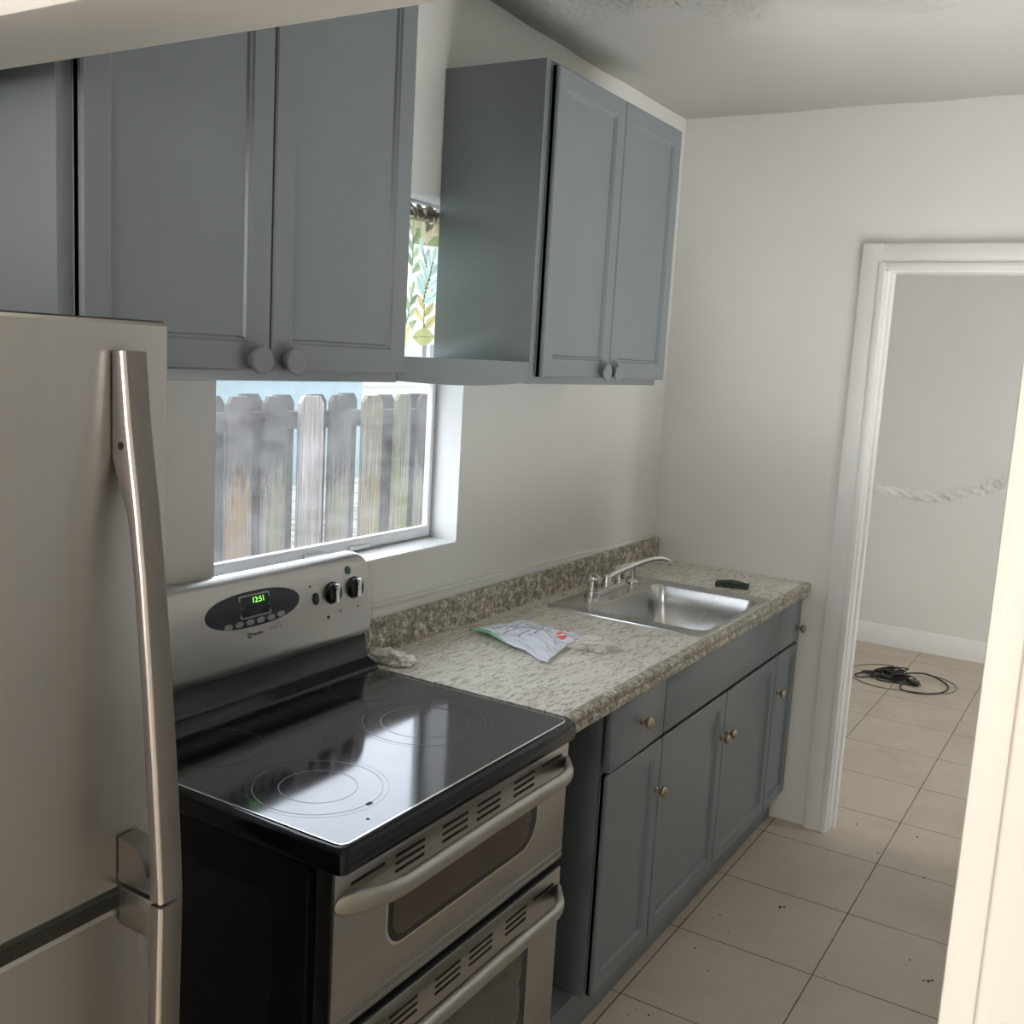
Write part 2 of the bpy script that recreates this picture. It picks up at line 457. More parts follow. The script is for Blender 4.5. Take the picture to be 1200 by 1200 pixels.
# ------------------------------------------------------------------ window
bm = BM()
FY0, FY1 = .075, .125
def frame(bm, x0, x1, z0, z1, wd, y0, y1, bv=.003, bot=None, top=None):
    bot = wd if bot is None else bot; top = wd if top is None else top
    box(bm, x0, x0 + wd, y0, y1, z0, z1, bv); box(bm, x1 - wd, x1, y0, y1, z0, z1, bv)
    box(bm, x0 + wd * .5, x1 - wd * .5, y0 + .001, y1, z0, z0 + bot, bv); box(bm, x0 + wd * .5, x1 - wd * .5, y0 + .001, y1, z1 - top, z1, bv)
frame(bm, WX0, WX1, WZ0, WZ1, .008, FY0 + .02, .114, bot=.018)
wo = struct('window_1', bm, M['vinyl'], True)
bm = BM(); frame(bm, WX0 + .020, WX1 - .008, WZ0 + .012, 1.62, .013, FY0 + .010, FY0 + .030, .003, bot=.030, top=.03)
obj('lower_sash', bm, M['vinyl'], wo)
bm = BM(); frame(bm, WX0 + .020, WX1 - .020, 1.60, WZ1 - .02, .020, FY0 + .038, .137, .003)
obj('upper_sash', bm, M['vinyl'], wo)
bm = BM(); box(bm, WX0 + .03, WX1 - .015, .097, .100, WZ0 + .03, 1.60); obj('lower_pane', bm, M['glass'], wo, False)
bm = BM(); box(bm, WX0 + .03, WX1 - .03, .122, .125, 1.61, WZ1 - .03); obj('upper_pane', bm, M['glass'], wo, False)

for lx in (-.06, .105):
    bm = BM(); box(bm, lx, lx + .075, .079, .086, WZ0 + .014, WZ0 + .024, .002); box(bm, lx - .004, lx + .004, .077, .086, WZ0 + .004, WZ0 + .026, .001)
    obj('finger_pull', bm, M['vinyl'], wo)
bm = BM(); box(bm, WX0 + .001, WX1 - .001, -.006, .088, WZ0 - .001, WZ0 + .008, .003)
obj('window_sill', bm, M['trim'], wo)

# ------------------------------------------------------------------ outside
bm = BM(); box(bm, -9, 12, .14, 14, -.35, -.15); struct('ground', bm, M['soil'])
fe = thing('fence', 'weathered wooden picket fence seen through the window', 'fence', (1.4, 1.52, -.15))
k = 0
fronts = [(.42, .55), (.62, .75), (.82, .955), (1.02, 1.15), (1.22, 1.35), (1.435, 1.58), (1.62, 1.757), (1.853, 1.99), (2.09, 2.205), (2.28, 2.42), (2.50, 2.63), (2.72, 2.85), (2.94, 3.07), (.21, .34), (0.0, .13), (-.21, -.08), (-.42, -.29)]
backs = [(.93, 1.06), (1.125, 1.265), (1.32, 1.452), (1.53, 1.662), (1.735, 1.869), (2.02, 2.154), (2.26, 2.40), (2.50, 2.63), (.70, .84), (.50, .64), (.28, .41), (.06, .19), (-.16, -.03), (-.38, -.24), (2.72, 2.86), (2.93, 3.06)]
def picket(x0, x1, y0, y1, top, mat, name='picket'):
    bm = BM(); c = .032; ln = random.uniform(-.006, .006)
    prism(bm, [(x0, -.15), (x1, -.15), (x1 + ln, top - c), (x1 - c * .75 + ln, top), (x0 + c * .75 + ln, top), (x0 + ln, top - c)], lambda a, b, d: (a, d, b), y0, y1)
    obj(name, bm, mat, fe, False)
for i, (a, b) in enumerate(fronts):
    mt = M['wood'][{3: 0, 4: 1, 5: 2, 6: 1, 7: 3, 8: 4, 9: 1}.get(i, (0, 1, 3)[i % 3])]
    picket(a, b, 1.495, 1.515, 1.452 + random.uniform(-.006, .006), mt)
for i, (a, b) in enumerate(backs):
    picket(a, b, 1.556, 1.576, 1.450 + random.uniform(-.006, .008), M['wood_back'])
for z in (1.305, .35):
    bm = BM(); box(bm, -.5, 3.15, 1.5155, 1.5555, z, z + .075, .003); obj('rail', bm, M['wood'][1], fe)
nh = thing('neighbour_house', 'pale white and teal neighbouring house behind the fence', 'house', (3, 6.5, -.15))
bm = BM(); box(bm, -3, 9, 6.0, 9, -.15, 2.35)
for i in range(20): box(bm, -3, 9, 5.985, 6.0, -.1 + i * .12, -.1 + i * .12 + .1)
obj('wall', bm, M['siding'], nh, False)
bm = BM(); box(bm, -3.2, 9.2, 5.7, 9.2, 2.35, 2.50); prism(bm, [(5.6, 2.50), (9.3, 2.50), (7.4, 3.1)], lambda a, b, d: (d, a, b), -3.3, 9.3); obj('roof', bm, M['roofm'], nh, False)
bm = BM(); box(bm, 1.7, 2.6, 5.96, 5.985, .9, 1.9, .01); obj('window', bm, M['teal'], nh)
bm = BM(); box(bm, 4.4, 7.2, 5.955, 5.985, .2, 1.62, .01); obj('shutter', bm, M['teal'], nh)
bm = BM(); box(bm, -.6, .9, 5.955, 5.985, .2, 1.62, .01); obj('shutter', bm, M['teal'], nh)
bm = BM(); box(bm, 3.25, 3.33, 5.93, 5.98, -.1, 2.3, .005); obj('downpipe', bm, M['greyplastic'], nh)
# own house: outer face and eave above the window
bm = BM(); box(bm, CR - .2, FAR + .3, .1135, .16, -.15, WZ0 - .03); box(bm, CR - .2, WX0 - .06, .1135, .16, WZ0 - .03, 2.7); box(bm, WX1 + .06, FAR + .3, .1135, .16, WZ0 - .03, 2.7); box(bm, WX0 - .06, WX1 + .06, .1135, .16, WZ1 + .04, 2.7)
struct('wall_outer_face', bm, M['sidingwarm'])
bm = BM(); box(bm, CR - .4, FAR + .5, -4.9, .62, 2.78, 2.86); struct('ceiling_eave', bm, M['sidingwarm'])

# ------------------------------------------------------------------ curtain + rod
rod = thing('curtain_rod', 'thin white curtain rod across top of window', 'rod', (0, .035, 2.02))
bm = BM(); tube(bm, [(WX0 + .004, .035, 2.012), (WX1 - .004, .035, 2.012)], .007, 10); obj('rod', bm, M['trim'], rod)
for xx in (WX0 + .003, WX1 - .003):
    bm = BM(); box(bm, xx - .003, xx + .003, .02, .05, 2.0, 2.025, .001); obj('bracket', bm, M['trim'], rod)
leaves = []
rg = random.Random(5)
def sprig(cx, cy, ang, ln, wd, cols, n=7, stem=(.10, .16, .06)):
    for i in range(n):
        tpos = i / (n - 1); a = ang + (.75 if i % 2 else -.75) * (1 - .5 * tpos) + (0 if i < n - 1 else 0)
        if i == n - 1: a = ang
        px_, py_ = cx + math.cos(ang) * ln * tpos * .9, cy + math.sin(ang) * ln * tpos * .9
        s = wd * (1 - .35 * tpos)
        leaves.append(('leaf', px_ + math.cos(a) * s, py_ + math.sin(a) * s, a, s, s * .42, cols[i % len(cols)]))
    leaves.append(('stem', cx, cy, ang, ln * .95, .0016, stem))
teal = [(.55, .68, .62), (.44, .58, .51), (.62, .74, .69)]; grn = [(.34, .42, .26), (.22, .30, .18), (.45, .52, .34)]; yel = [(.60, .50, .24), (.68, .60, .34), (.46, .45, .22)]
for i in range(16):
    x = -.42 + i * .066
    cols = (teal, grn, yel)[i % 3]
    sprig(x, 1.70 + rg.uniform(0, .05), 1.45 + rg.uniform(-.3, .3), .11, .026, cols)
    sprig(x + .02, 1.84 + rg.uniform(-.02, .03), 1.6 + rg.uniform(-.3, .3), .12, .024, (teal, teal, grn)[(i + 1) % 3])
    leaves.append(('leaf', x, 1.705, rg.uniform(0, 3), .035, .022, yel[i % 3]))
sprig(.30, 1.79, 1.35, .12, .030, teal); sprig(.19, 1.74, 1.7, .14, .030, grn); leaves.append(('leaf', .175, 1.705, 1.2, .04, .028, yel[0]))
def curtain_col(x, z):
    c = (.83, .81, .74)
    if z > 1.935:
        n = noise.noise(Vector((x * 26, z * 22, 1.7)))
        if n > .14: c = (.30, .36, .18)
        elif n > -.10: c = (.58, .54, .36)
        elif n > -.24: c = (.20, .18, .13)
        if z > 2.0 and noise.noise(Vector((x * 40, z * 40, 4))) > -.05: c = (.16, .14, .11)
    for kd, cx, cy, a, l, w_, col in leaves:
        dx, dz = x - cx, z - cy
        if abs(dx) > .14 or abs(dz) > .14: continue
        u_ = dx * math.cos(a) + dz * math.sin(a); v_ = -dx * math.sin(a) + dz * math.cos(a)
        if kd == 'leaf':
            if abs(u_) < l and abs(v_) < w_ * (1 - (u_ / l) ** 2): c = col if abs(v_) > .0012 else tuple(q * .6 for q in col)
        elif 0 < u_ < l and abs(v_) < w_: c = col
    return c
ct = thing('window_curtain', 'short cream valance curtain printed with green leaves in the window', 'curtain', (0, .04, 1.68))
bm = BM()
lay = bm.loops.layers.color.new('print') if False else None
NX, NZ = 360, 130
cols = []
X_0, X_1, Z_0, Z_1 = WX0 + .012, WX1 - .012, 1.684, 2.030
gv = []
for i in range(NX + 1):
    col_ = []
    for j in range(NZ + 1):
        x = X_0 + (X_1 - X_0) * i / NX; z = Z_0 + (Z_1 - Z_0) * j / NZ
        amp = .010 + .004 * math.sin(x * 9)
        y = .035 + amp * math.sin(x * 52 + 2 * math.sin(x * 11)) + .003 * math.sin(x * 210 + z * 4) * (1 if z > 1.97 else .25)
        if z > 1.995 and z < 2.022: y = .035 - .010 + .004 * math.sin(x * 180)
        zz = z + (.004 * math.sin(x * 40) if j == 0 else 0) + (.004 * math.sin(x * 190) if j == NZ else 0)
        col_.append(bm.verts.new((x, y - .008, zz))); cols.append(curtain_col(x, z))
    gv.append(col_)
for i in range(NX):
    for j in range(NZ):
        bm.faces.new((gv[i][j], gv[i + 1][j], gv[i + 1][j + 1], gv[i][j + 1]))
co_ = obj('fabric', bm, M['curtain'], ct)
at = co_.data.color_attributes.new('print', 'FLOAT_COLOR', 'POINT')
at.data.foreach_set('color', [q for c in cols for q in (*c, 1)])

# ------------------------------------------------------------------ cabinet doors
def shaker(bm, x0, x1, z0, z1, yb, th=.020, st=.050, rec=.008, bead=.007):
    """front faces -y; yb is the back plane"""
    yf = yb - th
    box(bm, x0, x1, yf + rec + .001, yb, z0, z1)
    r1 = [(x0, z0), (x1, z0), (x1, z1), (x0, z1)]
    def loop(ins, y): return [bm.verts.new((x0 + ins if i in (0, 3) else x1 - ins, y, z0 + ins if i < 2 else z1 - ins)) for i in range(4)]
    seq = [(0, yb - .003), (0, yf + .003), (.003, yf), (st - bead, yf), (st - bead * .6, yf + rec * .45), (st - bead * .3, yf + rec * .45), (st, yf + rec)]
    prev = None
    for ins, y in seq:
        cur = loop(ins, y)
        if prev:
            for i in range(4): bm.faces.new((prev[i], prev[(i + 1) % 4], cur[(i + 1) % 4], cur[i]))
        prev = cur
    bm.faces.new(prev)

def mushroom(parent, x, z, y, r, mat, name='knob'):
    bm = BM(); lathe(bm, [(0, r * .62), (.003, r * .60), (.006, r * .38), (.011, r * .38), (.014, r * .85), (.016, r), (.0205, r), (.0225, r * .9), (.0232, r * .5), (.0233, .0005)], (x, y, z), (0, -1, 0), 28)
    return obj(name, bm, mat, parent)

def nickel_knob(parent, x, z, y):
    bm = BM(); lathe(bm, [(0, .009), (.003, .0095), (.006, .006), (.012, .0055), (.015, .010), (.019, .0145), (.024, .0155), (.028, .0135), (.031, .008), (.032, .0005)], (x, y, z), (0, -1, 0), 24)
    return obj('knob', bm, M['nickel'], parent)

UZ0, UZ1, UD = 1.604, 2.364, -.291
def upper(name, label, x0, x1, doors, top=UZ1):
    t = thing(name, label, 'cabinet', ((x0 + x1) / 2, -.15, UZ0))
    bm = BM(); box(bm, x0, x1, UD, -.001, UZ0, top, .0015)
    obj('body', bm, M['slate'], t)
    for (a, b, kx) in doors:
        bm = BM(); shaker(bm, a, b, UZ0 + .018, top - .012, UD - .002, .021, .056, .008, .010)
        d = obj('door', bm, M['slate'], t)
        mushroom(d, kx, 1.640, UD - .023, .0235, M['slate'])
    return t
upper('upper_cabinet', 'slate grey two-door wall cabinet above the stove with round painted knobs', -.976, -.212, [(-.952, -.590, -.626), (-.586, -.216, -.546)])
upper('upper_cabinet', 'slate grey two-door wall cabinet on the right, above the sink counter', .310, 1.068, [(.334, .700, .655), (.704, 1.081, .725)])
# shelf board between them
sh = thing('wall_shelf', 'white board shelf with slate grey front bridging the two wall cabinets', 'shelf', (.05, -.15, UZ0))
bm = BM(); box(bm, -.2105, .3085, -.270, -.001, 1.640, 1.654, .001); obj('board', bm, M['white_board'], sh)
bm = BM()
nseg = 16; pts = []
lo_, hi_ = [], []
for i in range(nseg + 1):
    x = -.2105 + .519 * i / nseg; s_ = math.sin(PI * i / nseg)
    lo_.append((x, 1.607 - .008 * s_)); hi_.append((x, 1.657))
prism(bm, lo_ + hi_[::-1], lambda a, b, d: (a, d - .0, b), -.291, -.271)
obj('front_apron', bm, M['slate'], sh)

# ------------------------------------------------------------------ base cabinets
DF = -.585        # back plane of doors
bx = [(.256, .588), (.588, 1.580), (1.580, L - .002)]
names = ['slate grey base cabinet beside the open gap next to the stove, with one drawer', 'wide slate grey sink base cabinet with a plain panel over two doors', 'narrow slate grey base cabinet against the far wall with one drawer']
for i, (a, b) in enumerate(bx):
    t = thing('base_cabinet', names[i], 'cabinet', ((a + b) / 2, -.3, .107))
    bm = BM()
    ytop = .866
    # carcass as panels so that the sink bowl can hang inside
    f0, f1 = DF + .002, DF + .022
    box(bm, a, a + .016, f0, -.02, .107, ytop); box(bm, b - .016, b, f0, -.02, .107, ytop)
    box(bm, a + .0162, b - .0162, -.035, -.0202, .1072, ytop - .0002); box(bm, a + .0162, b - .0162, f1 + .0002, -.0352, .1072, .124)
    box(bm, a + .0162, b - .0162, f0 + .0002, f1, .1072, .16); box(bm, a + .0162, b - .0162, f0 + .0002, f1, .68, .72); box(bm, a + .0162, b - .0162, f0 + .0002, f1, .83, ytop - .0002)
    obj('body', bm, M['slate'], t, False)
    def slab(nm, x0, x1, z0, z1, tilt=0):
        bm = BM(); box(bm, x0, x1, DF - .020, DF, z0, z1, .004, 2)
        if tilt:
            for v in bm.verts: v.co.y += (z1 - v.co.z) * tilt * 0 - (x1 - v.co.x) * tilt
        return obj(nm, bm, M['slate'], t)
    if i == 0:
        d = slab('drawer', a - .006, b - .004, .702, .864, .025); nickel_knob(d, .425, .785, DF - .024)
        bm = BM(); shaker(bm, a + .003, b - .004, .118, .690, DF, .020, .050); d = obj('door', bm, M['slate'], t); nickel_knob(d, b - .022, .553, DF - .02)
    elif i == 1:
        slab('false_drawer_front', a + .002, b - .003, .702, .864)
        for (p_, q_, kx) in ((a + .002, 1.078, 1.055), (1.082, b - .003, 1.108)):
            bm = BM(); shaker(bm, p_, q_, .118, .690, DF, .020, .050); d = obj('door', bm, M['slate'], t); nickel_knob(d, kx, .553, DF - .02)
    else:
        d = slab('drawer', a + .002, b - .004, .702, .864); nickel_knob(d, 1.79, .752, DF - .02)
        bm = BM(); shaker(bm, a + .002, b - .010, .118, .690, DF, .020, .045); d = obj('door', bm, M['slate'], t); nickel_knob(d, 1.612, .553, DF - .02)
tk = thing('toe_kick', 'painted slate grey plinth under the base cabinets, running on towards the stove', 'plinth', (.9, -.3, 0))
bm = BM(); box(bm, .012, L - .002, -.558, -.02, 0, .1065, .001); obj('board', bm, M['slate'], tk)


# ------------------------------------------------------------------ countertop
CT = .915; CB = .870
cn = thing('countertop', 'cream and brown granite-pattern laminate worktop with backsplash', 'countertop', (.9, -.3, CB))
HX0, HX1, HY0, HY1 = .872, 1.398, -.598, -.205     # cut-out
bm = BM()
XE = L - .003
for (a, b, c, d) in ((.004, HX0, -.606, -.022), (HX1, XE, -.606, -.022), (HX0, HX1, HY1, -.022), (HX0, HX1, -.606, HY0)):
    box(bm, a, b, c, d, CT - .03, CT)
obj('top', bm, M['granite'], cn, False)
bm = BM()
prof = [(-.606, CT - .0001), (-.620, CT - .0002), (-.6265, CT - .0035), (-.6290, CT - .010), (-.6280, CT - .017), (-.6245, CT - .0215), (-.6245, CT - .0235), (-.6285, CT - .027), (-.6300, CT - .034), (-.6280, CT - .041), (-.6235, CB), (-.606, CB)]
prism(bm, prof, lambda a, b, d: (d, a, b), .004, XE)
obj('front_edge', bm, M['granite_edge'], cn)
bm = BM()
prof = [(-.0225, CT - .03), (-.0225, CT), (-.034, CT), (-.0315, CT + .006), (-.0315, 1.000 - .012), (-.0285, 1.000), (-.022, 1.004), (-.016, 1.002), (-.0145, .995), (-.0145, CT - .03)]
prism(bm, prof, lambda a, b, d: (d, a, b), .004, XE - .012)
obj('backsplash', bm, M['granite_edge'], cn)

# ------------------------------------------------------------------ sink
sk = thing('sink', 'single-bowl stainless steel drop-in sink', 'sink', (1.13, -.35, CT))
RX0, RX1, RY0, RY1 = .826, 1.442, -.612, -.088
BX0, BX1, BY0, BY1 = .889, 1.383, -.585, -.214
bm = BM(); n = 6
def lp(x0, x1, y0, y1, r, z): return [Vector((a, b, z)) for a, b in rrect(x0, x1, y0, y1, r, n)]
rings_ = [lp(RX0, RX1, RY0, RY1, .022, CT + .0005), lp(RX0 + .001, RX1 - .001, RY0 + .001, RY1 - .001, .022, CT + .003), lp(RX0 + .006, RX1 - .006, RY0 + .006, RY1 - .006, .02, CT + .006),
          lp(RX0 + .014, RX1 - .014, RY0 + .014, RY1 - .014, .018, CT + .0045), lp(BX0 - .012, BX1 + .012, BY0 - .008, BY1 + .012, .05, CT + .0045), lp(BX0 - .004, BX1 + .004, BY0 - .003, BY1 + .004, .045, CT + .003),
          lp(BX0, BX1, BY0, BY1, .042, CT - .004), lp(BX0 + .006, BX1 - .006, BY0 + .006, BY1 - .006, .045, CT - .06), lp(BX0 + .012, BX1 - .012, BY0 + .012, BY1 - .012, .05, CT - .135), lp(BX0 + .022, BX1 - .022, BY0 + .022, BY1 - .022, .05, CT - .152), lp(BX0 + .045, BX1 - .045, BY0 + .045, BY1 - .045, .045, CT - .158),
          lp(1.136 - .05, 1.136 + .05, -.4 - .05, -.4 + .05, .0495, CT - .162)]
skin_rings(bm, rings_, False)
bm.faces.new([bm.verts.new(p + Vector((0, 0, -.0))) for p in lp(1.136 - .05, 1.136 + .05, -.45, -.35, .0495, CT - .1622)])
obj('bowl', bm, M['sink'], sk)
bm = BM(); lathe(bm, [(0, .044), (.002, .044), (.003, .040), (.0005, .034), (.0005, .001)], (1.136, -.4, CT - .1618), (0, 0, 1), 28); obj('drain', bm, M['chrome'], sk)

# ------------------------------------------------------------------ faucet
fz = CT + .0055
fa = thing('faucet', 'chrome two-handle kitchen faucet at the back of the sink', 'faucet', (1.13, -.15, fz))
bm = BM()
prism(bm, rrect(1.020, 1.275, -.165, -.113, .025, 8), lambda a, b, d: (a, b, d), fz, fz + .012)
prism(bm, rrect(1.026, 1.269, -.159, -.119, .019, 8), lambda a, b, d: (a, b, d), fz + .012, fz + .020)
obj('base_plate', bm, M['chrome'], fa)
for hx, s in ((1.048, -1), (1.247, 1)):
    bm = BM(); lathe(bm, [(0, .019), (.008, .020), (.022, .018), (.034, .021), (.045, .016), (.050, .004), (.0502, .0005)], (hx, -.139, fz + .020), (0, 0, 1), 20)
    pts = spline([(hx, -.139, fz + .060), (hx + s * .014, -.150, fz + .068), (hx + s * .034, -.170, fz + .071), (hx + s * .046, -.182, fz + .067)], 5)
    tube(bm, pts, [.0085 - .0025 * i / len(pts) for i in range(len(pts))], 10)
    obj('handle', bm, M['chrome'], fa)
bm = BM(); lathe(bm, [(0, .017), (.006, .018), (.018, .014), (.026, .0135), (.032, .012), (.034, .0005)], (1.1475, -.139, fz + .018), (0, 0, 1), 20)
pts = spline([(1.1475, -.139, fz + .036), (1.165, -.150, fz + .050), (1.215, -.178, fz + .070), (1.270, -.212, fz + .090), (1.305, -.235, fz + .098), (1.340, -.256, fz + .096), (1.362, -.270, fz + .084)], 6)
tube(bm, pts, [(.0105 - .0030 * i / len(pts)) for i in range(len(pts))], 12)
lathe(bm, [(0, .0095), (.004, .0105), (.014, .0100), (.0142, .0005)], (1.358, -.268, fz + .089), (.25, -.12, -1), 16)
obj('spout', bm, M['chrome'], fa)
sp = thing('sink_sprayer', 'small chrome side sprayer standing right of the faucet', 'sprayer', (1.330, -.150, fz))
bm = BM(); lathe(bm, [(0, .022), (.004, .022), (.007, .016), (.012, .0095), (.05, .0090), (.056, .012), (.064, .0125), (.070, .010), (.073, .0005)], (1.330, -.150, fz), (0, 0, 1), 20)
obj('sprayer_body', bm, M['chrome'], sp)

# ------------------------------------------------------------------ stove
SX0, SX1 = -.757, -.003
sv = thing('stove', 'stainless and black double-oven electric stove', 'stove', (-.38, -.33, 0))
SY = -.632
bm = BM(); box(bm, SX0 + .010, SX1 - .004, -.585, -.03, .02, .872, .003); obj('body', bm, M['blacktex'], sv)
bm = BM(); frame_pts = rrect(-.50, -.09, .12, .80, .02, 4)
prism(bm, frame_pts, lambda a, b, d: (d, a, b), SX0 + .0085, SX0 + .0105); obj('side_panel_emboss', bm, M['blacktex'], sv)
for e0 in (SX0 + .004, SX1 - .008):
    bm = BM(); box(bm, e0, e0 + .008, -.592, -.575, .03, .868, .002); obj('side_edge_strip', bm, M['black'], sv)
for fx, fy in ((SX0 + .05, -.53), (SX1 - .05, -.53), (SX0 + .05, -.08), (SX1 - .05, -.08)):
    bm = BM(); lathe(bm, [(0, .02), (.022, .018)], (fx, fy, 0), (0, 0, 1), 16); obj('foot', bm, M['darkplastic'], sv)
# cooktop
bm = BM()
rr_ = lambda ins, z, r: [Vector((a, b, z)) for a, b in rrect(SX0 + ins, SX1 - ins, -.650 + ins, -.050 - ins * .3, r, 5)]
skin_rings(bm, [rr_(.010, .874, .012), rr_(.002, .880, .014), rr_(0, .888, .015), rr_(0, .906, .015), rr_(.003, .913, .015), rr_(.010, .9165, .014), rr_(.018, .9175, .013)])
ck = obj('cooktop_rim', bm, M['black'], sv)
bm = BM()
prism(bm, rrect(SX0 + .021, SX1 - .021, -.630, -.068, .016, 5), lambda a, b, d: (a, b, d), .916, .9196)
obj('cooktop_glass', bm, M['cooktop'], ck)
bm = BM()   # bright trim line round the glass
outl = rrect(SX0 + .0195, SX1 - .0195, -.6315, -.067, .017, 5)
tube(bm, [(a, b, .9182) for a, b in outl], .0017, 6, closed=True); obj('glass_trim', bm, M['chrome'], ck)
def disc_ring(bm, cx, cy, r, wd, z=.91985, n=64):
    a = [bm.verts.new((cx + (r - wd) * math.cos(2 * PI * i / n), cy + (r - wd) * math.sin(2 * PI * i / n), z)) for i in range(n)]
    b = [bm.verts.new((cx + r * math.cos(2 * PI * i / n), cy + r * math.sin(2 * PI * i / n), z)) for i in range(n)]
    for i in range(n): bm.faces.new((a[i], b[i], b[(i + 1) % n], a[(i + 1) % n]))
for cx, cy, rs in ((-.598, -.456, (.112, .068)), (-.228, -.410, (.128, .090)), (-.145, -.185, (.082,)), (-.590, -.185, (.095,))):
    bm = BM()
    for r_ in rs: disc_ring(bm, cx, cy, r_, .0018)
    if len(rs) > 1: disc_ring(bm, cx, cy, rs[0] + .010, .0006)
    obj('burner_ring', bm, M['ring'], ck)
bm = BM(); prism(bm, rrect(-.604, -.590, -.572, -.564, .003, 3), lambda a, b, d: (a, b, d), .9196, .9199); obj('glass_mark', bm, M['slot'], ck)
bm = BM(); prism(bm, rrect(-.646, -.640, -.606, -.600, .0028, 4), lambda a, b, d: (a, b, d), .9196, .9199); obj('glass_mark', bm, M['slot'], ck)
# black riser + backguard
bm = BM()
prism(bm, [(-.110, .9165), (-.105, .926), (-.078, .940), (-.070, .950), (-.062, 1.015), (-.02, 1.015), (-.02, .90), (-.110, .90)], lambda a, b, d: (d, a, b), SX0 + .004, SX1 - .002)
obj('riser', bm, M['black'], sv)
bm = BM()
BG = [(-.0750, 1.000), (-.0800, 1.012), (-.0780, 1.060), (-.0700, 1.130), (-.0600, 1.168), (-.0480, 1.187), (-.034, 1.194), (-.022, 1.190)]
def bg_y(z):
    for (y0, z0), (y1, z1) in zip(BG, BG[1:]):
        if z0 <= z <= z1: return y0 + (y1 - y0) * (z - z0) / (z1 - z0)
    return BG[-1][0]
def bg_outline(): return rrect(SX0 - .002, SX1 + .012, .997, 1.196, [.050, .050, .042, .042], 10)
# surface grid clipped by rounded side profile
def side_in(z):      # inset of the side at height z (rounded corners)
    r = .045
    if z < .997 + r: d = (.997 + r - z)
    elif z > 1.194 - r: d = z - (1.194 - r)
    else: return 0
    return r - math.sqrt(max(0, r * r - d * d))
zs = [1.000, 1.001, 1.004, 1.008, 1.014, 1.022, 1.032, 1.042, 1.06, 1.09, 1.12, 1.14, 1.152, 1.162, 1.172, 1.180, 1.186, 1.190, 1.1925, 1.1935]
rings_ = []
for z in zs:
    ins = side_in(z); x0, x1 = SX0 - .002 + ins, SX1 + .012 - ins; yf = bg_y(z); yb = -.020
    rr = .012
    row = [Vector((x0, yb, z)), Vector((x0, yf + rr, z))]
    for i in range(1, 5):
        a = i / 5 * PI / 2; row.append(Vector((x0 + rr * (1 - math.cos(a)), yf + rr * (1 - math.sin(a)), z)))
    nn = 24
    for i in range(nn + 1):
        s = i / nn; row.append(Vector((x0 + rr + (x1 - x0 - 2 * rr) * s, yf - .004 * math.sin(PI * s), z)))
    for i in range(4, 0, -1):
        a = i / 5 * PI / 2; row.append(Vector((x1 - rr * (1 - math.cos(a)), yf + rr * (1 - math.sin(a)), z)))
    row += [Vector((x1, yf + rr, z)), Vector((x1, yb, z))]
    rings_.append(row)
skin_rings(bm, rings_)
bg = obj('backguard', bm, M['range'], sv)
def on_bg(x, z, off=.0): return Vector((x, bg_y(z) - .004 * math.sin(PI * (x - SX0) / (SX1 - SX0)) - off, z))
def bg_patch(name, pts, mat, parent, th=.0016, off=.0):
    """outline (x,z) draped on the backguard"""
    bm = BM(); n = len(pts); cx = sum(p[0] for p in pts) / n; cz = sum(p[1] for p in pts) / n
    prev = None; K = 6
    cen = bm.verts.new(on_bg(cx, cz, th + off))
    for k_ in range(1, K + 1):
        cur = [bm.verts.new(on_bg(cx + (a - cx) * k_ / K, cz + (b - cz) * k_ / K, th + off)) for a, b in pts]
        for i in range(n):
            if prev: bm.faces.new((prev[i], prev[(i + 1) % n], cur[(i + 1) % n], cur[i]))
            else: bm.faces.new((cen, cur[i], cur[(i + 1) % n]))
        prev = cur
    base = [bm.verts.new(on_bg(a, b, -.001)) for a, b in pts]
    for i in range(n): bm.faces.new((prev[i], prev[(i + 1) % n], base[(i + 1) % n], base[i]))
    return obj(name, bm, mat, parent)
OCX, OCZ = -.377, 1.126
ell = [(OCX + .131 * math.copysign(abs(math.cos(t_)) ** .85, math.cos(t_)), OCZ + .036 * math.copysign(abs(math.sin(t_)) ** .92, math.sin(t_)) * (1.0 if math.sin(t_) > 0 else 1.0)) for t_ in [2 * PI * i / 56 for i in range(56)]]
pn = bg_patch('control_panel', ell, M['panelblack'], bg)
bg_patch('display_frame', rrect(-.418, -.332, 1.109, 1.156, .004, 3), M['greyplastic'], pn, .0004, .0016)
bg_patch('display', rrect(-.414, -.336, 1.1125, 1.1525, .003, 3), M['lcd'], pn, .0004, .0021)
for i in range(6):
    bx_ = -.452 + i * .0295; bz = 1.1005 + (.0 if i < 5 else .002)
    bg_patch('button', [(bx_ + .0115 * math.cos(2 * PI * k_ / 20), bz + .0060 * math.sin(2 * PI * k_ / 20)) for k_ in range(20)], M['greyplastic'], pn, .0008, .0016)
nrm_up = (on_bg(OCX, 1.15) - on_bg(OCX, 1.11)).normalized()
text_obj('clock_digits', '12:51', .0165, on_bg(-.366, 1.1435, .0032), (1, 0, 0), nrm_up, M['digits'], pn)
text_obj('brand_print', 'MAYTAG', .0075, on_bg(-.372, 1.073, .0008), (1, 0, 0), nrm_up, M['print'], bg)
text_obj('series_print', 'Gemini', .0085, on_bg(-.326, 1.0775, .0008), (1, 0, 0), nrm_up, M['greyplastic'], bg, shear=.3)
bm = BM()
for (a0, b0, a1, b1) in ((-.401, 1.068, -.391, 1.070), (-.401, 1.076, -.391, 1.078), (-.401, 1.068, -.399, 1.078), (-.393, 1.068, -.391, 1.078)):
    q = [on_bg(x_, z_, .0008) for x_, z_ in ((a0, b0), (a1, b0), (a1, b1), (a0, b1))]; bm.faces.new([bm.verts.new(v_) for v_ in q])
obj('arrow_print', bm, M['print'], bg, False); bm = BM()
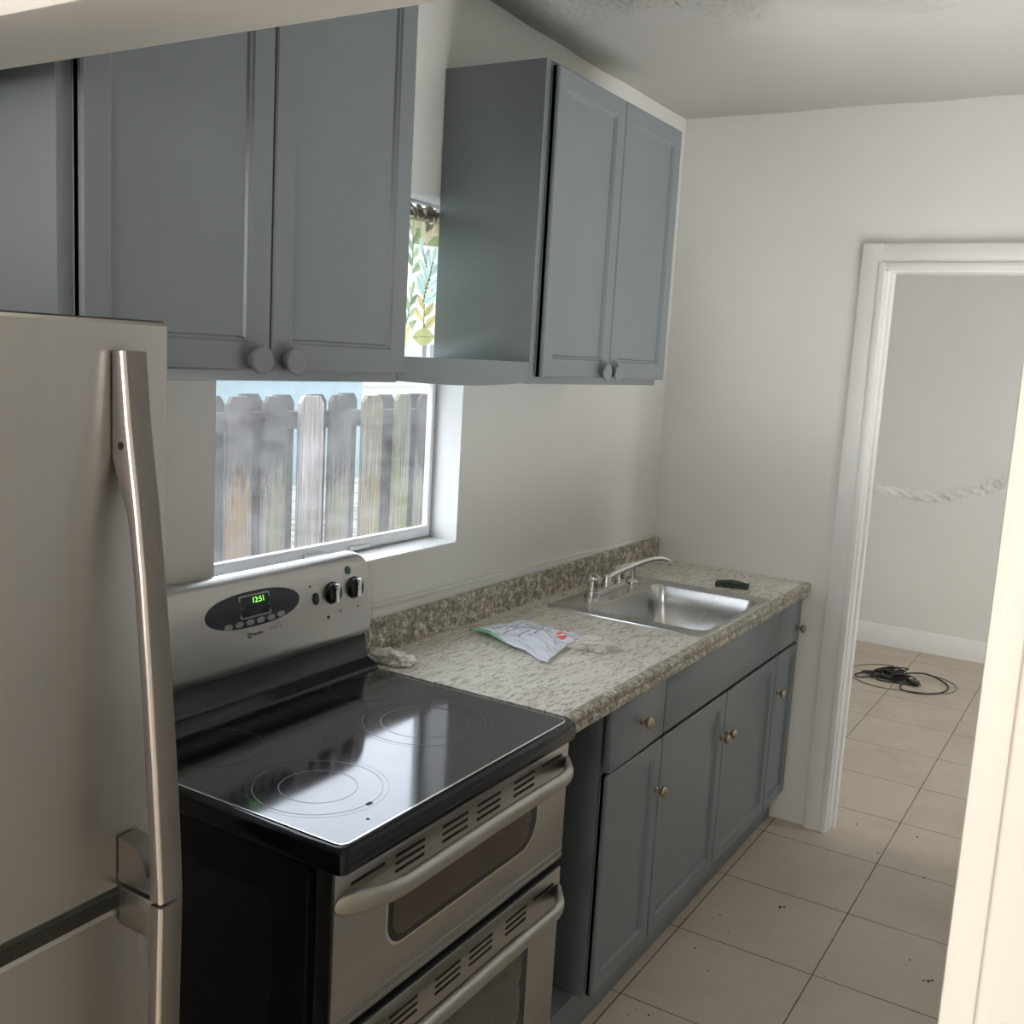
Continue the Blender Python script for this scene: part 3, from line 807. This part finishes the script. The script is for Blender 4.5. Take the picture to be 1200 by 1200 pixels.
q = [on_bg(x_, z_, .0008) for x_, z_ in ((-.309, 1.080), (-.303, 1.0765), (-.309, 1.072), (-.306, 1.0765))]; bm.faces.new([bm.verts.new(v_) for v_ in q])
obj('logo_print', bm, M['print'], bg, False)
for kx in (-.137, -.060):
    cpt = on_bg(kx, 1.118, -.001); ax = Vector((0, -1, .10)).normalized()
    bm = BM(); lathe(bm, [(0, .0255), (.002, .0255), (.004, .0235), (.0100, .0225), (.0125, .0210), (.0130, .0005)], cpt, ax, 30)
    kb = obj('knob', bm, M['black'], bg)
    kb['label'] = 'black knob with a silver grip bar'
    bm = BM(); box(bm, -.0065, .0065, -.006, .003, -.0205, .0225, .0025)
    for v in bm.verts: v.co = cpt + ax * .0135 + Vector((v.co.x, v.co.y * 1.0, v.co.z))
    obj('grip', bm, M['chrome'], kb)
    bm = BM(); rp = [cpt + Vector((.0295 * math.cos(a), -.0022, .0295 * math.sin(a))) for a in [PI * 1.05 + PI * .9 * i / 24 for i in range(25)]]
    tube(bm, rp, .0005, 5); obj('dial_print', bm, M['greyplastic'], bg)
bg_patch('light_switch', [(-.193 + .0085 * math.cos(2 * PI * i / 20), 1.114 + .0135 * math.sin(2 * PI * i / 20)) for i in range(20)], M['darkplastic'], bg, .003)
bm = BM(); lathe(bm, [(0, .0095), (.002, .0095), (.003, .0075), (.0035, .0005)], on_bg(-.075, 1.159, -.0005), (0, -1, .3), 20); o_ = obj('round_badge', bm, simple('green_badge', (.03, .10, .08), .3), bg)
for dx_, dz_, r_ in ((-.155, 1.066, .0035), (-.113, 1.073, .002), (-.05, 1.073, .002), (-.207, 1.143, .0025)):
    bm = BM(); lathe(bm, [(0, r_), (.0015, r_), (.002, .0003)], on_bg(dx_, dz_, 0), (0, -1, 0), 12); obj('indicator_light', bm, M['darkplastic'], bg)
# oven doors
def oven(z0, z1, wz0, wz1, glass, label):
    bm = BM()
    box(bm, SX0 + .004, SX1 - .004, SY + .006, -.594, z0, z1, .003)
    d = obj('oven_door', bm, M['darkplastic'], sv); d['label'] = label
    bm = BM(); box(bm, SX0 + .004, SX1 - .004, SY, SY + .007, z0 + .001, z1 - .001, .003)
    obj('door_skin', bm, M['range'], d)
    bm = BM(); o2 = rrect(-.622, -.130, wz0 - .005, wz1, [.042, .060, .02, .02], 8)
    prism(bm, o2, lambda a, b, dd: (a, dd, b), SY - .0012, SY + .002)
    obj('window_bezel', bm, M['handle_edge'], d)
    bm = BM(); o2 = rrect(-.618, -.134, wz0, wz1, [.040, .057, .02, .02], 8)
    prism(bm, o2, lambda a, b, dd: (a, dd, b), SY - .0020, SY + .002)
    wn_ = obj('window_glass', bm, M['darkplastic'], d)
    bm = BM(); o2 = rrect(-.606, -.160, wz0 + .012, wz1, [.030, .04, .02, .02], 8)
    prism(bm, o2, lambda a, b, dd: (a, dd, b), SY - .0024, SY - .0015)
    obj('tinted_pane', bm, glass, wn_)
    # vent slots
    zt = z1 - .030
    def sl(x0, x1, z):
        bm = BM(); prism(bm, rrect(x0, x1, z - .0028, z + .0028, .0027, 4), lambda a, b, dd: (a, dd, b), SY - .0006, SY + .001); obj('vent_slot', bm, M['slot'], d)
    sl(-.716, -.630, zt); sl(-.124, -.038, zt)
    for gx in (-.603, -.470, -.360, -.231):
        for kk in range(3): sl(gx, gx + .081, zt - kk * .0135 + .0)
    # embossed lines under the window
    bm = BM(); box(bm, SX0 + .010, SX1 - .010, SY - .0022, SY + .001, z0 + .024, z0 + .029, .002); box(bm, SX0 + .007, SX1 - .007, SY - .003, SY + .001, z0 + .010, z0 + .014, .0018); obj('lower_rib', bm, M['range'], d)
    zc = z1 - .050
    P_ = [(-.753, SY + .001, zc - .004), (-.740, SY - .006, zc - .004), (-.715, SY - .020, zc - .002), (-.685, SY - .038, zc + .001), (-.64, SY - .049, zc + .004), (-.55, SY - .053, zc + .008), (-.38, SY - .055, zc + .011)]
    P_ = P_ + [(-.760 - p_[0], p_[1], p_[2]) for p_ in P_[-2::-1]]
    pts = spline(P_, 6); nP = len(pts)
    rad = []
    for i in range(nP):
        s = min(i, nP - 1 - i) / 6
        vr = interp([(9, .0165), (4, .0165), (3, .0175), (2, .020), (1, .017), (.3, .010), (0, .003)], s)
        dr = interp([(9, .0115), (4, .0115), (3, .0100), (2, .0085), (1, .006), (0, .002)], s)
        rad.append((dr, vr))
    bm = BM(); tube(bm, pts, rad, 16); obj('handle', bm, M['range_handle'], d)
oven(.603, .878, .690, .796, M['ovenglass'], 'upper oven door')
oven(.120, .586, .200, .503, M['ovenglass_low'], 'lower oven door')
bm = BM(); box(bm, SX0 + .02, SX1 - .02, -.60, -.586, .585, .605); obj('front_gap', bm, M['slot'], sv)
bm = BM(); box(bm, SX0 + .015, SX1 - .015, -.615, -.586, .03, .115, .003); obj('kick_recess', bm, M['slot'], sv)

# ------------------------------------------------------------------ fridge
FX1, FX0 = -1.248, -2.008
fr_ = thing('fridge', 'stainless steel top-freezer refrigerator at the left', 'refrigerator', (-1.63, -.45, 0))
bm = BM(); box(bm, FX0 + .004, FX1 - .004, -.772, -.04, .02, 1.675, .006); obj('body', bm, M['darkplastic'], fr_)
def fdoor(z0, z1):
    rows = []
    for z in (z0, z0 + .003, z1 - .003, z1):
        ins = .003 if z in (z0, z1) else 0
        row = [Vector((FX0 + ins, -.778, z)), Vector((FX0 + ins, -.835, z))]
        for i in range(1, 6):
            a = i / 6 * PI / 2; row.append(Vector((FX0 + ins + .008 * (1 - math.cos(a)), -.835 - (.008 - ins) * math.sin(a), z)))
        nn = 30
        for i in range(nn + 1):
            s = i / nn; row.append(Vector((FX0 + .008 + (FX1 - FX0 - .016) * s, -.843 + ins - .007 * math.sin(PI * s), z)))
        for i in range(5, 0, -1):
            a = i / 6 * PI / 2; row.append(Vector((FX1 - ins - .008 * (1 - math.cos(a)), -.835 - (.008 - ins) * math.sin(a), z)))
        row += [Vector((FX1 - ins, -.835, z)), Vector((FX1 - ins, -.778, z))]
        rows.append(row)
    bm = BM(); skin_rings(bm, rows); return bm
fd = obj('freezer_door', fdoor(1.170, 1.683), M['fridge'], fr_)
md = obj('main_door', fdoor(.09, 1.150), M['fridge'], fr_)
bm = BM(); box(bm, FX0 + .01, FX1 - .010, -.822, -.775, 1.148, 1.172); obj('door_gasket', bm, M['gapgreen'], fr_)
bm = BM(); box(bm, FX0 + .01, FX1 - .01, -.80, -.76, .02, .085, .004); obj('toe_grille', bm, M['darkplastic'], fr_)
bm = BM(); box(bm, FX0 + .004, FX1 - .004, -.838, -.775, 1.6825, 1.6845, .0008); obj('door_cap', bm, M['darkplastic'], fr_)
# upper handle: flush at top, standing off at the gap
def bar(name, rows, parent, mat, edge=True):
    """rows: (z, xl, xr, yfront, yback)"""
    bm = BM(); rings_ = []
    for z, xl, xr, yf, yb in rows:
        rings_.append([Vector((xl, yb, z)), Vector((xl, yf + .006, z)), Vector((xl + .0015, yf + .0018, z)), Vector((xl + .006, yf, z)), Vector((xr - .003, yf, z)), Vector((xr, yf + .003, z)), Vector((xr, yb, z))])
    skin_rings(bm, rings_)
    h_ = obj(name, bm, mat, parent)
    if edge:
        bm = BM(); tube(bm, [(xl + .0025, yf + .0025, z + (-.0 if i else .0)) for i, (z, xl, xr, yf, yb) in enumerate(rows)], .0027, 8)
        obj('edge_highlight', bm, M['handle_edge'], h_)  # paler steel bead paints the highlight along the handle's chamfer
    return h_
FRT = [(1.658, -.8585), (1.598, -.8650), (1.526, -.8765), (1.4626, -.8850), (1.385, -.8928), (1.303, -.9003), (1.226, -.9063), (1.175, -.9094)]
BCK = [(1.66, -.846), (1.566, -.846), (1.55, -.853), (1.536, -.8590), (1.520, -.8650), (1.494, -.8705), (1.435, -.8772), (1.338, -.8863), (1.223, -.8945), (1.15, -.896)]
rows = []
for i in range(49):
    z = 1.6575 - (1.6575 - 1.178) * i / 48
    rows.append((z, -1.312, -1.285, interp(FRT, z), interp(BCK, z)))
hd = bar('handle', rows, fd, M['handle'])
bm = BM()
pr = [(-.846, 1.1785), (-.903, 1.1785), (-.903, 1.194), (-.884, 1.1945), (-.880, 1.204), (-.873, 1.213), (-.863, 1.219), (-.846, 1.2215)]
prism(bm, pr, lambda a, b, d: (d, a, b), -1.3065, -1.2855); obj('handle_foot', bm, M['handle'], hd)
bm = BM(); lathe(bm, [(0, .0035), (.0006, .0035), (.0007, .0015)], (-1.312, -.857, 1.578), (-1, 0, 0), 14); obj('screw_hole', bm, M['slot'], hd)
rows = []
for i in range(36):
    z = 1.1745 - .60 * i / 35
    st_ = .9092 - .0030 * (i / 8) - max(0, i - 12) ** 2 * .00008
    rows.append((z, -1.312, -1.285, -st_, -(st_ - .0135)))
hd = bar('handle', rows, md, M['handle'])
bm = BM(); box(bm, -1.3065, -1.2855, -.897, -.846, 1.136, 1.1735, .002); obj('handle_foot', bm, M['handle'], hd)
# ------------------------------------------------------------------ things on the counter
bm = BM(); bmesh.ops.create_grid(bm, x_segments=14, y_segments=8, size=1)
for v in bm.verts:
    x, y = v.co.x, v.co.y
    v.co = Vector((x * .056, y * (.024 + .003 * math.cos(x * 5)), .008 + .002 * noise.noise(Vector((x * 3, y * 2, 0))) + .0025 * math.cos(x * 3)))
bmesh.ops.solidify(bm, geom=bm.faces[:], thickness=.014)
bmesh.ops.rotate(bm, verts=bm.verts, cent=(0, 0, 0), matrix=Matrix.Rotation(-1.35, 3, 'Z'))
zmin = min(v.co.z for v in bm.verts); bmesh.ops.translate(bm, verts=bm.verts, vec=(1.545, -.432, CT + .0003 - zmin))
tag(obj('scouring_pad', bm, M['sponge']), 'dark green scouring pad lying behind the sink', 'scouring pad')

def crumple(center, rx, ry, rz, seed, sub=4, amp=.5):
    bm = BM(); bmesh.ops.create_icosphere(bm, subdivisions=sub, radius=1)
    for v in bm.verts:
        n_ = v.co.normalized()
        d = 1 + amp * noise.noise(n_ * 1.9 + Vector((seed, 0, 0))) + amp * .6 * abs(noise.noise(n_ * 4.5 + Vector((0, seed, 0)))) - .25 * amp * abs(noise.noise(n_ * 9 + Vector((0, 0, seed))))
        v.co = Vector((n_.x * rx * d, n_.y * ry * d, n_.z * rz * d))
    zm = min(v.co.z for v in bm.verts)
    for v in bm.verts:
        v.co.z = max(v.co.z, zm * .6)
    zm = min(v.co.z for v in bm.verts)
    bmesh.ops.translate(bm, verts=bm.verts, vec=(center[0], center[1], center[2] - zm)); return bm
b1 = crumple((.048, -.095, CT + .0005), .026, .040, .017, 3.1, 5, .55)
b2 = crumple((.060, -.132, CT + .0005), .027, .026, .015, 8.3, 5, .55)
me_ = bpy.data.meshes.new('tmp'); b2.to_mesh(me_); b1.from_mesh(me_); b2.free(); bpy.data.meshes.remove(me_)
tag(obj('crumpled_tissue', b1, M['tissue']), 'crumpled white tissue in the counter corner by the stove', 'tissue')

# plastic bag: a printed sheet with folds
corners = [Vector(q) for q in ((.415, -.085, 0), (.600, -.150, 0), (.610, -.335, 0), (.300, -.400, 0))]   # far-left, far, right, near
bag = thing('plastic_bag', 'crumpled printed clear plastic bag on the counter', 'bag', (.47, -.27, CT))
bm = BM(); NU, NV = 90, 70; bcol = []
gv = []
for i in range(NU + 1):
    cc = []
    for j in range(NV + 1):
        a, b = i / NU, j / NV
        # a: along left->right edge, b: back->front
        p = corners[0].lerp(corners[1], a).lerp(corners[3].lerp(corners[2], a), b)
        edge = min(a, 1 - a, b, 1 - b)
        hgt = .003 + .020 * math.sin(PI * min(1, a * 1.1)) ** .7 * (.35 + .65 * math.sin(PI * b)) + .010 * max(0, 1 - abs(a - .9) * 5) * (1 - b)
        hgt += .005 * noise.noise(Vector((a * 6, b * 5, 2))) + .004 * abs(noise.noise(Vector((a * 12 + b * 6, b * 9, 5))))
        hgt += .016 * math.exp(-((a - .0) * 7) ** 2) * (b > .0) * (1 - abs(b - .25)) * .9
        w1 = .012 * noise.noise(Vector((b * 5, 0, 3))); w2 = .012 * noise.noise(Vector((a * 5, 7, 3)))
        cc.append(bm.verts.new((p.x + w1, p.y + w2, CT + max(.0012, hgt))))
        col = (.86, .90, .99, .88)
        if .18 < a < .82 and .15 < b < .62:
            row = (b - .15) / .47 * 6; fr = row % 1
            if .25 < fr < .62 and noise.noise(Vector((a * 70, int(row) * 9.1, 0))) > -.08 and (int(row) % 2 == 0 or a > .35): col = (.22, .30, .46, .95)
        if a < .06 + .05 * math.sin(b * 9) and b < .5: col = (.25, .60, .38, .9)
        if .62 < a < .80 and .74 < b < .90: col = (.80, .12, .10, 1) if abs((a - .62) / .18 - (b - .74) / .16) > .15 else (.9, .8, .8, 1)
        if a > .95 and .55 < b < .8: col = (.80, .16, .14, 1)
        bcol.append(col)
    gv.append(cc)
for i in range(NU):
    for j in range(NV):
        bm.faces.new((gv[i][j], gv[i + 1][j], gv[i + 1][j + 1], gv[i][j + 1]))
o_ = obj('printed_sheet', bm, M['bag'], bag)
at = o_.data.color_attributes.new('print', 'FLOAT_COLOR', 'POINT')
at.data.foreach_set('color', [q for c in bcol for q in c])
bm = crumple((.515, -.425, CT + .0005), .060, .038, .018, 5.5, 5, .45)
for v in bm.verts:
    t_ = max(0, (v.co.x - .515) / .06); v.co.y += -.01 * t_; v.co.z = CT + (v.co.z - CT) * (1 - .35 * min(1, t_))
bmesh.ops.rotate(bm, verts=bm.verts, cent=(.515, -.425, CT), matrix=Matrix.Rotation(-.75, 3, 'Z'))
obj('bunched_end', bm, M['clearfilm'], bag)

# ------------------------------------------------------------------ twisted plastic across the doorway
P_ = [(FW + .010, -.700, 1.290), (FW + .04, -.731, 1.278), (FW + .04, -.856, 1.263), (FW + .04, -.981, 1.258), (FW + .04, -1.081, 1.286), (FW + .04, -1.173, 1.319), (FW + .04, -1.236, 1.347), (FW + .04, -1.45, 1.43), (FW + .010, -1.66, 1.50)]
pts = spline(P_, 40); bm = BM(); rings_ = []
for i, p in enumerate(pts):
    s = i / len(pts); t_ = (pts[min(i + 1, len(pts) - 1)] - pts[max(i - 1, 0)]).normalized()
    a = t_.cross(Vector((0, 0, 1))).normalized(); b = a.cross(t_).normalized(); rr = []
    for k_ in range(18):
        an = 2 * PI * k_ / 18
        r_ = (.0060 + .0095 * min(1, s * 2.2)) * (1 + .55 * noise.noise(Vector((math.cos(an) * 1.2, math.sin(an) * 1.2, s * 55))) + .35 * math.sin(an * 3 + s * 120))
        rr.append(p + a * (r_ * math.cos(an) * .8) + b * (r_ * 1.15 * math.sin(an)))
    rings_.append(rr)
skin_rings(bm, rings_)
tag(obj('twisted_plastic_sheet', bm, M['wrap']), 'twisted white plastic sheet strung like a rope across the doorway', 'plastic sheet')

# ------------------------------------------------------------------ cable heap
rg = random.Random(11)
bm = BM()
pp = []
for i in range(40):
    a = i * 2.1 + rg.uniform(-.6, .6); r_ = rg.uniform(.05, .21) if i % 3 else rg.uniform(.02, .09)
    pp.append((4.06 + r_ * .62 * math.cos(a) - .03 * math.sin(a), -.565 + r_ * .95 * math.sin(a), .006 + rg.uniform(0, .075) * max(0, 1 - r_ / .2)))
pts = spline(pp, 7)
tube(bm, pts, .0036, 7)
tube(bm, spline([(4.02, -.44, .02), (3.99, -.385, .007), (3.95, -.375, .006), (3.92, -.40, .006), (3.95, -.44, .008), (4.03, -.50, .02)], 8), .0042, 7)
tube(bm, spline([(3.98, -.64, .02), (3.90, -.63, .006), (3.84, -.66, .005), (3.85, -.75, .005), (3.93, -.83, .005), (4.06, -.85, .005), (4.17, -.80, .006), (4.20, -.70, .02), (4.10, -.62, .03)], 8), .0045, 7)
for v in bm.verts: v.co.z = max(v.co.z, .0006)
cb = thing('power_cable', 'tangled heap of black power cord on the back room floor', 'cable', (4.06, -.6, 0))
obj('cord', bm, M['cable'], cb)
bm = BM(); box(bm, 3.96, 4.00, -.71, -.67, .004, .030, .005); obj('plug', bm, M['cable'], cb)
bm = BM()
pts = [(4.06 + .24 * math.cos(a) * (1 + .08 * math.sin(3 * a)), -.60 + .29 * math.sin(a), .0032) for a in [2 * PI * i / 70 + .3 for i in range(64)]]
tube(bm, pts, .0028, 6)
tag(obj('thin_wire', bm, M['wire']), 'loop of thin grey wire around the black cable heap', 'wire')

# ------------------------------------------------------------------ crumbs on the floor
bm = BM(); rg = random.Random(3)
def spot(x, y, s):
    r = bmesh.ops.create_icosphere(bm, subdivisions=1, radius=s)
    for v in r['verts']: v.co = Vector((x + v.co.x * rg.uniform(.8, 1.6), y + v.co.y * rg.uniform(.6, 1.5), max(.0003, .0008 + v.co.z * .5)))
for (x, y, s_) in [(1.43, -.706, .002), (1.435, -.716, .0016), (1.032, -.662, .0028), (.812, -.668, .0035), (.822, -.676, .002), (.725, -.741, .0022), (1.193, -.8, .006), (1.20, -.812, .004), (1.971, -.853, .004), (2.005, -1.064, .004), (1.688, -1.144, .0045),
                   (1.056, -1.267, .005), (1.066, -1.275, .004), (1.05, -1.255, .003), (1.135, -1.202, .0028), (1.098, -.99, .003), (1.682, -.821, .002), (1.777, -.973, .003), (.441, -.65, .002), (.441, -.686, .003), (.408, -.641, .002), (.95, -.72, .002), (.90, -1.02, .002), (1.30, -.95, .0016)]:
    spot(x, y, s_)
cr = obj('crumbs', bm, M['crumb'], None, False); cr['kind'] = 'stuff'; tag(cr, 'dark crumbs and specks scattered on the beige tile floor', 'crumbs')

# ------------------------------------------------------------------ light
W = bpy.data.worlds.new('World'); bpy.context.scene.world = W; W.use_nodes = True
wn_ = W.node_tree; bgn = wn_.nodes['Background']
tcw = wn_.nodes.new('ShaderNodeTexCoord'); nz = wn_.nodes.new('ShaderNodeTexNoise'); nz.inputs['Scale'].default_value = 2.5
wn_.links.new(tcw.outputs['Generated'], nz.inputs['Vector'])
rp = wn_.nodes.new('ShaderNodeValToRGB'); rp.color_ramp.elements[0].color = (.77, .86, 1.0, 1); rp.color_ramp.elements[1].color = (.90, .95, 1.0, 1)
wn_.links.new(nz.outputs['Fac'], rp.inputs['Fac']); wn_.links.new(rp.outputs['Color'], bgn.inputs['Color'])
SKY = 5.2
bgn.inputs['Strength'].default_value = SKY

def area(name, loc, target, sx, sy, power, col, spread=180):
    ld = bpy.data.lights.new(name, 'AREA'); ld.shape = 'RECTANGLE'; ld.size = sx; ld.size_y = sy; ld.energy = power; ld.color = col
    ld.spread = math.radians(spread)
    o = bpy.data.objects.new(name, ld); C.objects.link(o); o.location = loc
    d = Vector(target) - Vector(loc); o.rotation_euler = d.to_track_quat('-Z', 'Y').to_euler()
    return o
area('front_room_assumed_light', (CR + .02, -1.15, 1.75), (0, -1.1, 1.5), 1.9, 1.4, 76, (1.0, .965, .92))  # assumed unseen source behind the camera, set on a closed wall without a window

area('kitchen_fill', (.6, -1.80, .85), (.6, -1.30, 2.57), 1.5, .55, 21, (1.0, .99, .965), 128)  # added unseen fill aimed up to brighten the ceiling; no window behind it
area('back_room_added_light', (2.9, -4.38, 1.7), (3.3, 0, 1.6), 1.7, 1.3, 66, (.97, .98, 1.0))  # added unseen light to brighten the back room; the side wall has no opening


# ------------------------------------------------------------------ camera
cam = bpy.data.cameras.new('camera'); co = bpy.data.objects.new('camera', cam); C.objects.link(co)
cam.sensor_width = 36; cam.sensor_fit = 'HORIZONTAL'; cam.lens = 1210.696 / 1200 * 36; cam.clip_start = .02
r = Vector((0.5239039083726121, -0.8499233668417687, 0.05616907768740633)); d = Vector((-0.09911438211980506, -0.12632514732390182, -0.987024972536462)); f = Vector((0.8459911548290033, 0.5115390773439961, -0.1504218677624445))
mw = Matrix((r, -d, -f)).transposed().to_4x4(); mw.translation = Vector((-1.88272, -1.59118, 1.67277))
co.matrix_world = mw
sc = bpy.context.scene; sc.camera = co
sc.view_settings.view_transform = 'Standard'; sc.view_settings.look = 'None'; sc.view_settings.gamma = 1; sc.view_settings.exposure = .18; sc.view_settings.use_curve_mapping = False
sc.cycles.max_bounces = 10; sc.cycles.diffuse_bounces = 5; sc.cycles.glossy_bounces = 4; sc.cycles.transparent_max_bounces = 8
sc.cycles.sample_clamp_indirect = 6
sc.cycles.caustics_reflective = False; sc.cycles.caustics_refractive = False
